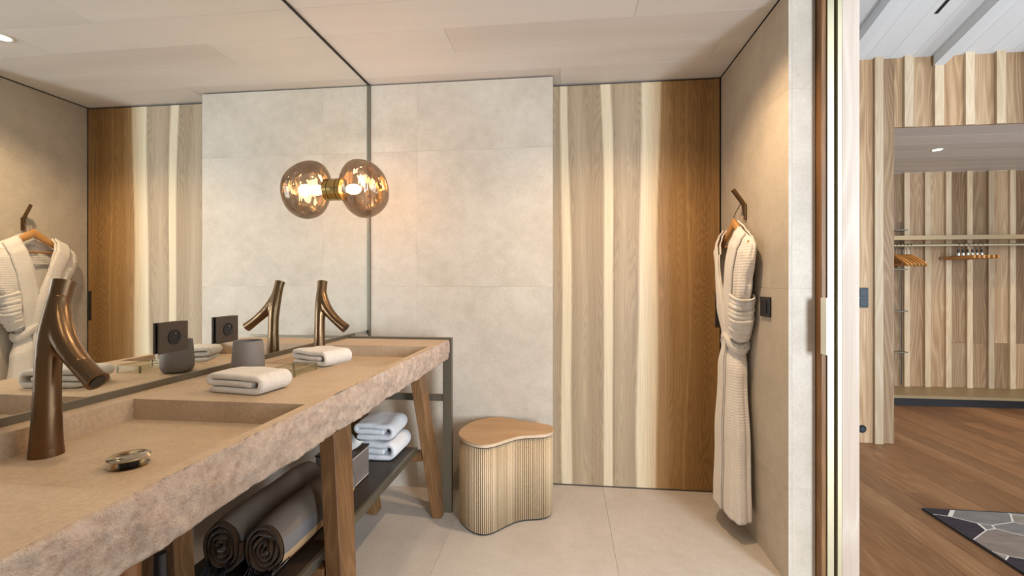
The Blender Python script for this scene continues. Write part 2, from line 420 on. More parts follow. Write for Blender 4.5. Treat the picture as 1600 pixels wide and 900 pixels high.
# left wall behind the mirror, tiled below the counter
wl = struct(box('wall_left', MX - 0.09, MX - 0.018, YR, DY + 0.1, 0, CZ, M['grout']), 'tiled left wall carrying the mirror over the vanity', 'wall')
yl = [YR, -0.53, 0.27, 1.07, 1.87, TY]
for i in range(5):
    for j in range(2):
        box('tile', MX - 0.018, MX - 0.004, yl[i] + J * 0.5, yl[i + 1] - J * 0.5, (0, 0.39)[j] + J * 0.5, (0.39, 0.905)[j] - J * 0.5, M['tile'], wl)
struct(box('wall_rear', MX - 0.05, BX, YR - 0.08, YR, 0, CZ, M['plaster']), 'pale plaster wall closing the bathroom behind', 'wall')
struct(box('wall_right_rear', RX, BX, YR, -0.75, 0, CZ, M['tile']), 'tiled wall on the near side of the bedroom opening', 'wall')
struct(box('wall_lintel', RX, BX, YR, DY, CZ + 0.02, 4.6, M['plaster']), 'pale wall above the sliding door opening', 'wall')
# ceiling of planks
ce = struct(box('ceiling', MX - 0.05, BX, YR, DY + 0.1, CZ + 0.008, CZ + 0.02, M['gap']), 'whitewashed plank ceiling of the bathroom', 'ceiling')
edges = [DY + 0.045, 2.58, 2.35, 2.12, 1.89, 1.66, 1.43, 1.20, 0.97, 0.74, 0.51, 0.28, 0.05, -0.18, -0.41, -0.64, -0.87, -1.10, YR]
joints = {0: [-0.035], 1: [0.75], 2: [-0.57], 3: [0.30], 4: [-0.20]}
for i in range(len(edges) - 1):
    xx = [MX] + joints.get(i, [random.uniform(-0.8, 0.7)]) + [RX]
    for k in range(len(xx) - 1):
        box('plank', xx[k] + 0.0006, xx[k + 1] - 0.0006, edges[i + 1] + 0.0008, edges[i] - 0.0008, CZ, CZ + 0.010, M['white_wood'], ce, 0.0006)

# mirror
mr = empty('wall_mirror', (MX, 0.9, 0.92), 'large frameless wall mirror above the stone vanity, reaching the ceiling', 'mirror')
box('mirror_glass', MX - 0.004, MX, YR, TY - 0.004, 0.93, CZ - 0.008, M['mirror'], mr)
box('bottom_trim', MX - 0.003, MX + 0.005, YR, TY - 0.20, 0.9145, 0.932, M['frame_metal'], mr)
box('top_trim', MX - 0.003, MX + 0.004, YR, TY - 0.003, CZ - 0.010, CZ - 0.001, M['gap'], mr)
box('corner_trim', MX - 0.003, MX + 0.010, TY - 0.014, TY - 0.001, 0.5, CZ - 0.002, M['frame_metal'], mr)

# sliding wooden door (three veneered boards)
d1 = empty('door_1', (0.4, DY, 0.0)); struct(d1, 'tall walnut veneer sliding door with pale sapwood bands', 'door')
dz0, dz1 = 0.008, CZ - 0.012
for a, b in ((-0.20, 0.279), (0.279, 0.705), (0.705, 0.878)):
    box('board', a + 0.0003, b - 0.0003, DY, DY + 0.035, dz0, dz1, M['door_wood'], d1, 0.0004)
hd = box('pull_recess', 0.852, 0.879, DY - 0.0025, DY + 0.01, 0.955, 1.155, M['brown_metal'], d1, 0.001)
hd['label'] = 'dark bronze recessed pull'
box('pull_slot', 0.858, 0.873, DY - 0.003, DY, 0.962, 1.148, M['gap'], hd)
struct(box('trim_1', -0.078, RX, DY + 0.02, DY + 0.04, CZ - 0.012, CZ, M['gap']), 'dark shadow gap over the sliding wooden door', 'trim')

# pocket: sliding leaf, brass profile and limed jamb at the wall end
d2 = empty('door_2', (1.0, WY, 0)); struct(d2, 'brown wooden pocket door leaf with pale pull plate', 'door')
box('leaf', 0.988, 1.004, WY - 0.040, DY, 0.006, CZ - 0.01, M['leg_wood'], d2, 0.001)
pp = box('pull_plate', 0.984, 1.000, WY - 0.082, WY - 0.0405, 0.937, 1.155, M['white_metal'], d2, 0.001); pp['label'] = 'pale metal pull plate on the leaf edge'
pb = empty('trim_2', (1.05, WY, 0)); struct(pb, 'double champagne brass profile of the pocket door frame', 'trim')
box('profile_face', 1.024, 1.049, WY - 0.012, WY + 0.30, 0, CZ, M['brass'], pb, 0.001)
box('groove', 1.049, 1.062, WY + 0.004, WY + 0.30, 0, CZ, M['brown_metal'], pb)
box('profile_face', 1.062, 1.078, WY - 0.012, WY + 0.30, 0, CZ, M['brass'], pb, 0.001)
box('pocket_lining', 1.006, 1.024, WY + 0.006, WY + 0.30, 0, CZ, M['gap'], pb)
struct(box('trim_3', 1.078, BX, WY - 0.012, DY + 0.1, 0, 2.9, M['jamb_wood'], None, 0.0015), 'limed ash end of the wall beside the opening', 'trim')

# ------------------------------------------------------------------ bedroom / dressing side
EX = 5.60; SY = -2.60
f2 = struct(box('floor.001', 1.062, EX, SY, AY, -0.06, -0.004, M['floor_wood']), 'brown wooden plank floor beyond the opening', 'floor')
px = 1.063; c = 0
while px < EX - 0.02:
    w = 0.145; y = SY + 3.2 - random.uniform(0, 1.2)
    if px < 4.9:
        while y < AY - 0.02:
            L = random.uniform(1.1, 1.9); y1 = min(AY, y + L)
            box('plank', px + 0.0005, min(EX, px + w) - 0.0005, y + 0.0005, y1 - 0.0005, -0.012, 0.0, M['floor_wood'], f2, 0.0006)
            y = y1
    px += w
# end wall with boards and battens, header over the alcove
PE = 2.445; HZ = 2.375; TZ = 2.895
we = struct(box('wall_end', BX, PE - 0.001, PY + 0.02, PY + 0.12, 0, TZ + 0.3, M['ash']), 'ash board and batten wall beside the dressing alcove', 'wall')
for a, b in ((1.15, 1.70), (1.70, 1.915), (1.915, 2.12), (2.12, 2.326), (2.326, PE)):
    box('board', a + 0.0006, b - 0.0006, PY, PY + 0.02, 0.0, TZ + 0.02, M['ash'], we, 0.0006)
for a in (2.092, 2.298):
    box('batten', a, a + 0.058, PY - 0.024, PY - 0.0004, 0.0, TZ + 0.02, M['ash_light'], we, 0.001)
wh = struct(box('wall_header', PE, EX, PY + 0.02, PY + 0.12, HZ + 0.002, TZ + 0.3, M['ash']), 'ash board and batten header over the dressing alcove', 'wall')
a = PE; k = 0
for x in [2.533 + 0.2055 * i for i in range(15)] + [EX]:
    if x <= EX: box('board', a + 0.0006, x - 0.0006, PY, PY + 0.02, HZ, TZ + 0.02, M['ash'], wh, 0.0006)
    a = x
for i in range(14):
    x = 2.502 + 0.2055 * i
    if x < EX - 0.06: box('batten', x, x + 0.061, PY - 0.024, PY - 0.0004, HZ - 0.004, TZ + 0.02, M['ash_light'], wh, 0.001)
# alcove
struct(box('wall_alcove_side', PE - 0.02, PE, PY + 0.12, AY, 0, HZ + 0.02, M['ash']), 'ash side wall of the dressing alcove', 'wall')
ca = struct(box('ceiling.001', PE, EX, PY + 0.12, AY, HZ + 0.012, HZ + 0.03, M['gap']), 'whitewashed plank ceiling of the dressing alcove', 'ceiling')
y = PY + 0.0205
while y < AY - 0.01:
    y1 = min(y + 0.23, AY)
    box('plank', PE + 0.001, EX, y + 0.0008, y1 - 0.0008, HZ, HZ + 0.011, M['white_wood'], ca, 0.0006); y = y1
wa = struct(box('wall_alcove_back', PE, EX, AY + 0.02, AY + 0.1, 0, HZ, M['gap']), 'ash board and batten back wall of the dressing alcove', 'wall')
x = 3.004 - 0.2005 * 2
for i in range(16):
    xa, xb_ = x + 0.2005 * i, x + 0.2005 * (i + 1)
    if xb_ > EX: break
    sp = [0.10, HZ] if xa < 4.0 else [0.10, 0.574, HZ]
    for q in range(len(sp) - 1):
        box('board', xa + 0.0008, xb_ - 0.0008, AY, AY + 0.02, sp[q] + 0.0008, sp[q + 1] - 0.0008, M['ash'], wa, 0.0006)
    box('batten', xa - 0.047, xa + 0.006, AY - 0.026, AY - 0.0004, 0.105, HZ - 0.001, M['ash_light'], wa, 0.001)
struct(box('wall_east', EX, EX + 0.1, SY, -1.3, 0, 5.2, M['plaster']), 'pale wall south of the east windows', 'wall')
struct(box('wall_east_far', EX, EX + 0.1, 2.5, AY, 0, 3.6, M['plaster']), 'pale wall north of the east windows', 'wall')
struct(box('wall_east_sill', EX, EX + 0.1, -1.3, 2.5, 2.75, 4.9, M['plaster']), 'pale wall over the east windows', 'wall')
struct(box('wall_south_a', BX, 2.2, SY - 0.1, SY, 0, 5.2, M['plaster']), 'pale wall left of the south window', 'wall')
struct(box('wall_south_b', 3.5, EX, SY - 0.1, SY, 0, 5.2, M['plaster']), 'pale wall right of the south window', 'wall')
struct(box('wall_south_c', 2.2, 3.5, SY - 0.1, SY, 2.65, 5.2, M['plaster']), 'pale wall over the south window', 'wall')
# sloped white ceiling with beams: z = TZ + SL * (PY - Y)
SL = 0.317
def cz(y): return TZ + SL * (PY - y)
def slope_box(name, x0, x1, y0, y1, d0, d1, mat, parent=None):
    v = []
    for yy in (y0, y1):
        for xx in (x0, x1):
            for dd in (d0, d1): v.append((xx, yy, cz(yy) + dd))
    f = [(0, 1, 3, 2), (4, 6, 7, 5), (0, 2, 6, 4), (1, 5, 7, 3), (0, 4, 5, 1), (2, 3, 7, 6)]
    return pyd(name, v, f, mat, parent)
c2 = struct(slope_box('ceiling.002', BX - 0.2, EX, SY, PY + 0.02, 0.013, 0.10, M['gap']), 'sloping white boarded ceiling of the bedroom', 'ceiling')
bw = 0.1653; x = 2.735 - bw * 9
while x < EX:
    xa = max(x, BX - 0.2)
    if min(x + bw, EX) - xa > 0.01: slope_box('plank', xa + 0.0007, min(x + bw, EX) - 0.0007, SY, PY, 0.0, 0.012, M['white_paint'], c2)
    x += bw
for i, xx in enumerate((2.735 - 0.661, 2.735, 2.735 + 0.661, 2.735 + 1.322, 2.735 + 1.983)):
    o = slope_box('ceiling_beam', xx - 0.036, xx + 0.036, SY, PY - 0.0245, -0.085, -0.0005, M['white_paint'])
    struct(o, ['white ceiling beam nearest the limed jamb', 'white ceiling beam ending above the second header batten', 'third white ceiling beam from the jamb', 'fourth white ceiling beam from the jamb', 'fifth white ceiling beam from the jamb'][i], 'beam')
sl_ = slope_box('air_slot', 2.448, 2.470, 1.2, 3.42, -0.004, -0.0006, M['black']); tag(sl_, 'narrow black air slot in the white sloping ceiling', 'vent')

# low bench in the alcove
bn = empty('low_bench', (4.0, 5.1, 0), 'low bronze bench shelf along the foot of the alcove wall', 'bench')
box('seat_board', PE, EX, 4.95, AY, 0.080, 0.107, M['bench'], bn, 0.001)
box('plinth', PE, EX, 5.00, AY, 0.0, 0.080, M['black'], bn)
# hanging shelf and rod
sh = empty('wardrobe_shelf', (4.0, 5.2, 1.62), 'bronze hat shelf with clothes rod across the alcove', 'shelf')
box('shelf_board', PE, EX, 5.05, AY - 0.037, 1.655, 1.672, M['bench'], sh)
box('front_lip', PE, EX, 5.035, 5.05, 1.632, 1.674, M['bench'], sh)
tube('rod', [(PE, 5.15, 1.585), (EX, 5.15, 1.585)], 0.0125, M['brass'], sh, 14)
for xx in (3.15, 4.85): box('rod_bracket', xx, xx + 0.012, 5.14, 5.16, 1.585, 1.655, M['frame_metal'], sh)
# rail with small peg shelves
rl = empty('peg_rail', (3.53, AY, 0.12), 'slim dark wall rail with four small metal pegs left of the hangers', 'rail')
box('rail', 3.522, 3.530, AY - 0.034, AY - 0.0265, 0.12, 1.85, M['brown_metal'], rl)
for z in (1.757, 1.345, 0.908, 0.477): box('peg', 3.38, 3.545, 5.30, AY - 0.0345, z - 0.006, z + 0.006, M['frame_metal'], rl, 0.001)

def hanger(name, x, label, group, clips=False):
    zt = 1.5975
    e = empty(name, (x, 5.15, 1.35), label, 'hanger', group)
    pts = []
    for k in range(11):
        a = -0.2 + 1.2 * PI * k / 10
        pts.append((x, 5.15 + 0.019 * math.cos(a), zt - 0.004 + 0.019 * math.sin(a)))
    pts = pts[::-1]; pts += [(x, 5.15, 1.545)] if False else []
    hk = [(x, 5.15, 1.475), (x, 5.15, 1.54), (x, 5.168, 1.565)] + [(x, 5.15 + 0.020 * math.cos(a), 1.584 + 0.020 * math.sin(a)) for a in [0.0, 0.5, 1.0, 1.57, 2.1, 2.7, 3.2]]
    tube('hook', hk, 0.0028, M['chrome'], e, 8)
    if not clips:
        bm = bmesh.new()
        arm = []
        for k in range(13):
            t = -1 + 2 * k / 12
            arm.append((x, 5.15 + 0.215 * t, 1.482 - 0.105 * abs(t) ** 1.25))
        tube_bm(bm, arm, [(0.008, 0.017)] * 13, 10)
        frombm('yoke', bm, M['hanger_wood'], e, True)
        tube('trouser_bar', [(x, 4.955, 1.388), (x, 5.345, 1.388)], 0.006, M['hanger_wood'], e, 8)
    else:
        box('clamp_bar', x - 0.010, x + 0.010, 4.96, 5.34, 1.443, 1.476, M['hanger_wood'], e, 0.004)
        box('collar', x - 0.009, x + 0.009, 5.14, 5.16, 1.476, 1.505, M['white_metal'], e, 0.002)
        box('size_tab', x - 0.008, x + 0.008, 5.143, 5.157, 1.512, 1.540, M['black'], e, 0.002)
    return e
ORD = ['leftmost', 'second from left', 'third from left', 'fourth from left', 'fifth from left', 'rightmost']
for i in range(6):
    hanger('wooden_hanger', 3.30 + 0.033 * i, ORD[i] + ' of the six curved wooden hangers bunched at the left of the rod', 'wooden hangers at the left end of the rod')
for i in range(6):
    hanger('clamp_hanger', 3.905 + 0.042 * i, ORD[i] + ' of the six straight clamp hangers in the middle of the rod', 'clamp hangers in the middle of the rod', True)

def downlight(loc, label, power, spot=True, angle=110, group=None, col=WARM):
    e = empty('downlight', loc, label, 'light', group)
    lathe('trim_ring', [(0.034, 0.0), (0.043, 0.0), (0.043, -0.003), (0.034, -0.003), (0.034, 0.0)], loc, M['white_metal'], e, 28)
    lathe('lens', [(0.0, -0.0012), (0.0335, -0.0012), (0.0335, -0.0002)], loc, M['led'], e, 28)
    d = bpy.data.lights.new('downlight_lamp', 'SPOT'); d.energy = power; d.color = col; d.spot_size = math.radians(angle); d.spot_blend = 0.7; d.shadow_soft_size = 0.035
    o = bpy.data.objects.new('downlight_lamp', d); COL.objects.link(o); o.parent = e; o.location = (0, 0, -0.012)
    return e
downlight((3.23, 4.48, HZ), 'small round downlight in the alcove ceiling above the hangers', 40)
downlight((4.62, 4.48, HZ), 'added out-of-view downlight brightening the alcove, towards its far right end', 40)  # unseen extra lamp, added so its bounce lightens the alcove ceiling
downlight((0.363, 1.944, CZ), 'small round bathroom downlight near the bathrobe', 80, True, 138, None, (1.0, 0.70, 0.42))
downlight((-0.45, 1.10, CZ), 'small round bathroom downlight over the vanity front', 22)
downlight((0.363, 0.55, CZ), 'small round bathroom downlight near the opening', 16)
downlight((-0.45, 0.05, CZ), 'small round bathroom downlight over the near vanity end', 16)

# bedroom wall fittings
sw = empty('switch_plate', (2.226, PY, 1.10), 'double dark switch plate on the ash pillar', 'switch')
box('plate', 2.186, 2.262, PY - 0.010, PY - 0.0003, 1.022, 1.172, M['dark_blue'], sw, 0.002)
for z in (1.060, 1.134): box('rocker', 2.200, 2.250, PY - 0.014, PY - 0.0102, z - 0.026, z + 0.026, M['dark_blue'], sw, 0.002)
op = empty('floor_outlet', (2.222, PY, 0.104), 'small round black outlet low on the ash pillar', 'outlet')
lathe('ring', [(0.0, -0.004), (0.026, -0.004), (0.030, 0.0), (0.030, 0.002)], (2.222, PY - 0.003, 0.104), M['black'], op, 24, 'Y')
lathe('insert', [(0.0, -0.007), (0.015, -0.007), (0.015, -0.0042)], (2.222, PY - 0.003, 0.104), M['dark_blue'], op, 20, 'Y')
rg = empty('rug', (2.6, 1.4, 0), 'dark patchwork rug with white lines on the wooden floor', 'rug')
box('pile', 1.892, 4.3, 0.0, 2.710, 0.0004, 0.011, M['rug'], rg, 0.002)
for a in ((1.884, 1.892, 0.0, 2.718), (1.892, 4.3, 2.710, 2.718)): box('binding', *a, 0.0004, 0.0115, M['rug_edge'], rg, 0.001)

# ------------------------------------------------------------------ vanity
ZT, ZB, FX, Y0, YE = 0.914, 0.812, -0.606, -0.60, 2.372
BZ = 0.862
ct = empty('stone_worktop', (-0.9, 1.0, ZB), 'long beige stone vanity top with two sunken basins and split front edge', 'worktop')
def slab():
    bx0, bx1 = -1.117, -0.643
    xs = [MX + 0.0005, bx0, bx1, FX - 0.012]
    ys = [Y0, 0.604, 1.084, 1.598, 2.120, YE]
    v = []; f = []; idx = {}
    def P(x, y, z):
        k = (round(x, 5), round(y, 5), round(z, 5))
        if k not in idx: idx[k] = len(v); v.append(k)
        return idx[k]
    for i in range(3):
        for j in range(5):
            hole = (i == 1 and j in (1, 3)); z = ZT
            a, b, c, d = xs[i], xs[i + 1], ys[j], ys[j + 1]
            if not hole: f.append((P(a, c, z), P(b, c, z), P(b, d, z), P(a, d, z)))
            else:
                q = 0.004; g = BZ
                f.append((P(a + q, c + q, g), P(b - q, c + q, g), P(b - q, d - q, g), P(a + q, d - q, g)))
                top = [P(a, c, z), P(b, c, z), P(b, d, z), P(a, d, z)]; bot = [P(a + q, c + q, g), P(b - q, c + q, g), P(b - q, d - q, g), P(a + q, d - q, g)]
                for k in range(4): f.append((top[k], top[(k + 1) % 4], bot[(k + 1) % 4], bot[k]))
    f.append((P(xs[0], Y0, ZB), P(xs[3], Y0, ZB), P(xs[3], YE, ZB), P(xs[0], YE, ZB)))
    for yy in (Y0, YE): f.append(tuple(P(x, yy, ZT) for x in xs) + tuple(P(x, yy, ZB) for x in (xs[3], xs[0])))
    f.append(tuple(P(xs[0], y, ZT) for y in ys) + (P(xs[0], YE, ZB), P(xs[0], Y0, ZB)))
    me = bpy.data.meshes.new('slab'); me.from_pydata(v, [], f); me.update()
    bm = bmesh.new(); bm.from_mesh(me)
    bmesh.ops.recalc_face_normals(bm, faces=bm.faces)
    bm.to_mesh(me); bm.free()
    o = link('slab', me, M['stone'], ct)
    return o
slab()
def rough_face():
    NY, NZ = 620, 22; v = []; f = []
    for j in range(NY + 1):
        y = Y0 + (YE - Y0) * j / NY
        for i in range(NZ + 3):
            if i == 0: v.append((FX - 0.0118, y, ZB)); continue
            if i == NZ + 2: v.append((FX - 0.0118, y, ZT)); continue
            t = (i - 1) / NZ; z = ZB + (ZT - ZB) * t
            n = noise.fractal(Vector((y * 9, z * 14, 1.3)), 1.0, 2.0, 5) * 0.5 + noise.fractal(Vector((y * 38, z * 46, 7.7)), 1.0, 2.1, 4) * 0.28
            bul = 0.006 * (1 - (2 * t - 1) ** 2)
            x = FX - 0.006 + bul + 0.015 * n - 0.006 * abs(noise.noise(Vector((y * 17, z * 9, 3.0)))) + (0.0 if 0 < i - 1 < NZ else -0.001)
            v.append((x, y + 0.0, z))
    R = NZ + 3
    for j in range(NY):
        for i in range(R - 1): f.append((j * R + i, (j + 1) * R + i, (j + 1) * R + i + 1, j * R + i + 1))
    me = bpy.data.meshes.new('split_edge'); me.from_pydata(v, [], f); me.update()
    bm = bmesh.new(); bm.from_mesh(me); bmesh.ops.recalc_face_normals(bm, faces=bm.faces)
    # normals must look out (+X)
    s = sum(fc.normal.x for fc in bm.faces)
    if s < 0: bmesh.ops.reverse_faces(bm, faces=bm.faces)
    bm.to_mesh(me); bm.free()
    o = link('split_edge', me, M['rough_stone'], ct, True); o['label'] = 'rough split stone front edge'
rough_face()

# underframe: steel end frame, trestle legs, shelf
vf = empty('vanity_stand', (-0.88, 1.2, 0), 'trestle stand with slanting oak legs and dark metal shelf under the stone top', 'stand')
fm = M['frame_metal']
box('frame_top_rail', MX + 0.012, -0.600, 2.392, 2.420, 0.900, 0.922, fm, vf, 0.001)
box('frame_post', -0.648, -0.600, 2.392, 2.420, 0.0, 0.900, fm, vf, 0.001)
box('frame_middle_rail', MX + 0.06, -0.648, 2.396, 2.416, 0.586, 0.621, fm, vf, 0.001)
box('frame_post', MX + 0.012, MX + 0.06, 2.392, 2.420, 0.0, 0.900, fm, vf, 0.001)
def leg(xb, k, yb, ky, wt=0.125, wb=0.082, th=0.050, top=ZB - 0.001, mat=None, name='leg'):
    """slanting tapered plank: (xb, yb) is its front, camera-side corner on the floor"""
    v = []
    for z, w in ((0.0, wb), (top, wt)):
        x = xb + k * z; y = yb + ky * z
        for dx in (0, -th):
            for dy in (0, w): v.append((x + dx, y + dy, z))
    f = [(0, 1, 3, 2), (4, 6, 7, 5), (0, 2, 6, 4), (1, 5, 7, 3), (0, 4, 5, 1), (2, 3, 7, 6)]
    o = pyd(name, v, f, M['leg_wood'], vf)
    bm = bmesh.new(); bm.from_mesh(o.data); bmesh.ops.bevel(bm, geom=list(bm.edges), offset=0.002, segments=1, affect='EDGES'); bm.to_mesh(o.data); bm.free()
    return o
leg(-0.637, -0.125, 2.325, -0.10, 0.11, 0.075)
leg(-0.637, -0.125, 1.295, 0.13)
leg(-0.637, -0.125, 0.10, 0.0)
leg(-0.985, -0.125, 2.325, -0.10, 0.11, 0.075)
leg(-1.000, -0.125, 1.12, 0.06, 0.07, 0.06, 0.10)
leg(-0.985, -0.125, 0.10, 0.0)
SZ = 0.372
box('shelf', MX + 0.07, -0.770, -0.3, 2.30, SZ - 0.022, SZ - 0.001, M['brown_metal'], vf, 0.001)
box('shelf_lip', -0.770, -0.755, -0.3, 2.30, SZ - 0.030, SZ + 0.001, M['frame_metal'], vf, 0.001)
for yy in (1.33, 2.30): box('cross_rail', -1.03, -0.735, yy + 0.005, yy + 0.055, SZ - 0.075, SZ - 0.0305, M['leg_wood'], vf, 0.002)

# ------------------------------------------------------------------ taps
def spline(pts, rad, n=36):
    """Catmull-Rom resampling of a path and its radii"""
    P = [Vector(p) for p in pts]; o = []; r = []; m = len(P) - 1
    for k in range(n + 1):
        t = k / n * m; i = min(int(t), m - 1); u = t - i
        g = lambda a, j: a[max(0, min(m, j))]
        f = lambda a: 0.5 * (2 * g(a, i) + (g(a, i + 1) - g(a, i - 1)) * u + (2 * g(a, i - 1) - 5 * g(a, i) + 4 * g(a, i + 1) - g(a, i + 2)) * u * u + (3 * g(a, i) - g(a, i - 1) - 3 * g(a, i + 1) + g(a, i + 2)) * u ** 3)
        o.append(f(P)); r.append(f(rad))
    return o, r
def faucet(cx, cy, label):
    z0 = BZ
    e = empty('basin_tap', (cx, cy, z0), label, 'tap', 'branch-shaped bronze taps')
    bm = bmesh.new()
    stem = [(0, 0, 0.0), (0, 0.0, 0.03), (0, 0.001, 0.08), (0, 0.002, 0.14), (0, 0.004, 0.19), (-0.001, 0.010, 0.24), (-0.003, 0.020, 0.285), (-0.0053, 0.0315, 0.3275)]
    rs = [0.0280, 0.0262, 0.0237, 0.0220, 0.0218, 0.0228, 0.0216, 0.0199]
    tube_bm(bm, *spline([(cx + a, cy + b, z0 + c) for a, b, c in stem], rs), 56)
    br = [(-0.004, 0.027, 0.312), (0.003, 0.022, 0.285), (0.017, 0.015, 0.255), (0.036, 0.009, 0.228), (0.058, 0.004, 0.206), (0.0825, 0.0007, 0.1845)]
    rb = [0.0196, 0.0215, 0.0225, 0.0218, 0.0203, 0.0192]
    tube_bm(bm, *spline([(cx + a, cy + b, z0 + c) for a, b, c in br], rb), 56)
    o = frombm('body', bm, M['copper'], e, True)
    r = o.modifiers.new('remesh', 'REMESH'); r.mode = 'VOXEL'; r.voxel_size = 0.0034; r.use_smooth_shade = True
    s = o.modifiers.new('smooth', 'SMOOTH'); s.factor = 0.5; s.iterations = 8; sd = o.modifiers.new('subdivision', 'SUBSURF'); sd.levels = 2; sd.render_levels = 2
    tube('base_ring', [(cx, cy, z0 + 0.0002), (cx, cy, z0 + 0.010), (cx, cy, z0 + 0.018)], [0.0282, 0.0276, 0.0266], M['copper'], e, 44)
    T = lambda q: (cx + q[0], cy + q[1], z0 + q[2])
    tube('top_cap', [T((-0.005, 0.0305, 0.3235)), T((-0.0065, 0.036, 0.343)), T((-0.0075, 0.0405, 0.3555))], [0.0197, 0.0199, 0.0210], M['copper'], e, 40)
    sp = tube('spout_tip', [T((0.0795, 0.0009, 0.1868)), T((0.102, -0.0015, 0.169)), T((0.122, -0.003, 0.1545))], [0.0189, 0.0194, 0.0210], M['copper'], e, 40)
    tube('aerator', [T((0.121, -0.003, 0.1552)), T((0.1232, -0.0031, 0.1536))], [0.0145, 0.0145], M['black'], sp, 28)
    return e
faucet(-1.060, 0.836, 'bronze branch-shaped tap in the near basin, beside the round waste cap')
faucet(-1.066, 1.908, 'bronze branch-shaped tap in the far basin, behind the folded cloth')
dr = empty('basin_waste', (-0.842, 0.808, BZ), 'raised round nickel waste cap in the near basin', 'drain')
cc = (-0.842, 0.808, BZ)
lathe('flange', [(0.0, 0.0004), (0.031, 0.0004), (0.033, 0.002), (0.027, 0.0035), (0.020, 0.003), (0.0, 0.003)], cc, M['chrome'], dr, 40)
lathe('neck', [(0.017, 0.003), (0.017, 0.014)], cc, M['black'], dr, 28)
lathe('cap', [(0.0, 0.012), (0.026, 0.012), (0.034, 0.0155), (0.035, 0.0175), (0.031, 0.0205), (0.018, 0.0235), (0.0, 0.0245)], cc, M['chrome'], dr, 48)

# ------------------------------------------------------------------ lamp on the mirror
LY, LZ = 2.255, 1.688
gx = -1.026
lp = empty('wall_lamp', (MX, LY, LZ), 'smoked glass globe lamp on a brass base fixed to the mirror', 'lamp')
lathe('brass_base', [(0.0, 0.0), (0.056, 0.0), (0.056, 0.020), (0.051, 0.0205), (0.051, 0.023), (0.056, 0.0235), (0.056, 0.046), (0.045, 0.050), (0.0, 0.050)], (MX + 0.0002, LY, LZ), M['brass_dark'], lp, 48, 'X')
def globe():
    bm = bmesh.new(); bmesh.ops.create_uvsphere(bm, u_segments=64, v_segments=40, radius=1.0)
    for v in bm.verts:
        d = v.co.normalized()
        w = 1.0 + 0.045 * noise.noise(d * 1.3 + Vector((3.1, 0.2, 5.0)))
        x, y, z = d.x * 0.121 * w, d.y * 0.130 * w, d.z * 0.150 * w
        x += 0.018 * (z / 0.15) * -0.6 + 0.01 * (1 - (z / 0.15) ** 2) * 0.6
        v.co = Vector((gx + x, LY + y, LZ + 0.002 + z))
    o = frombm('glass_globe', bm, M['lamp_glass'], lp, True)
    o['label'] = 'smoky amber half-mirrored glass globe'
globe()
bl = bmesh.new(); bmesh.ops.create_uvsphere(bl, u_segments=24, v_segments=16, radius=0.026)
for v in bl.verts: v.co = Vector((MX + 0.098 + v.co.x * 1.5, LY + v.co.y, LZ + v.co.z))
frombm('bulb', bl, M['bulb'], lp, True)
tube('bulb_socket', [(MX + 0.048, LY, LZ), (MX + 0.066, LY, LZ)], 0.018, M['brass_dark'], lp, 24)
ld = bpy.data.lights.new('lamp_light', 'POINT'); ld.energy = 4.5; ld.color = (1.0, 0.66, 0.36); ld.shadow_soft_size = 0.03
lo = bpy.data.objects.new('lamp_light', ld); COL.objects.link(lo); lo.parent = lp; lo.location = (0.165, 0, 0)

# ------------------------------------------------------------------ sockets on the mirror
M['socket_plate'] = plain('bronze_socket_plate', (0.085, 0.062, 0.046), 0.5, 0.4)
def socket(y0, y1, label):
    yc = (y0 + y1) / 2; zc = 1.053
    e = empty('wall_socket', (MX, yc, zc), label, 'socket', 'sockets on the mirror')
    box('back_box', MX + 0.0003, MX + 0.004, y0 + 0.006, y1 - 0.006, 1.014, 1.092, M['black'], e)
    box('plate', MX + 0.004, MX + 0.011, y0, y1, 1.008, 1.098, M['socket_plate'], e, 0.001)
    ins = lathe('insert', [(0.0, 0.0185), (0.017, 0.0185), (0.0185, 0.0205), (0.0225, 0.0205), (0.0225, 0.018)], (MX - 0.007, yc, zc), M['black'], e, 32, 'X')
    lathe('earth_pin', [(0.0, 0.0235), (0.0022, 0.0230), (0.0022, 0.0186)], (MX - 0.007, yc, zc + 0.0105), M['chrome'], ins, 10, 'X')
    for dy in (-0.0095, 0.0095): lathe('pin_hole', [(0.0, 0.0187), (0.0026, 0.0187), (0.0026, 0.0180)], (MX - 0.007, yc + dy, zc), M['gap'], ins, 12, 'X')
socket(1.210, 1.312, 'square bronze power socket on the mirror above the cup reflection')
socket(1.433, 1.533, 'square bronze power socket on the mirror behind the grey cup')

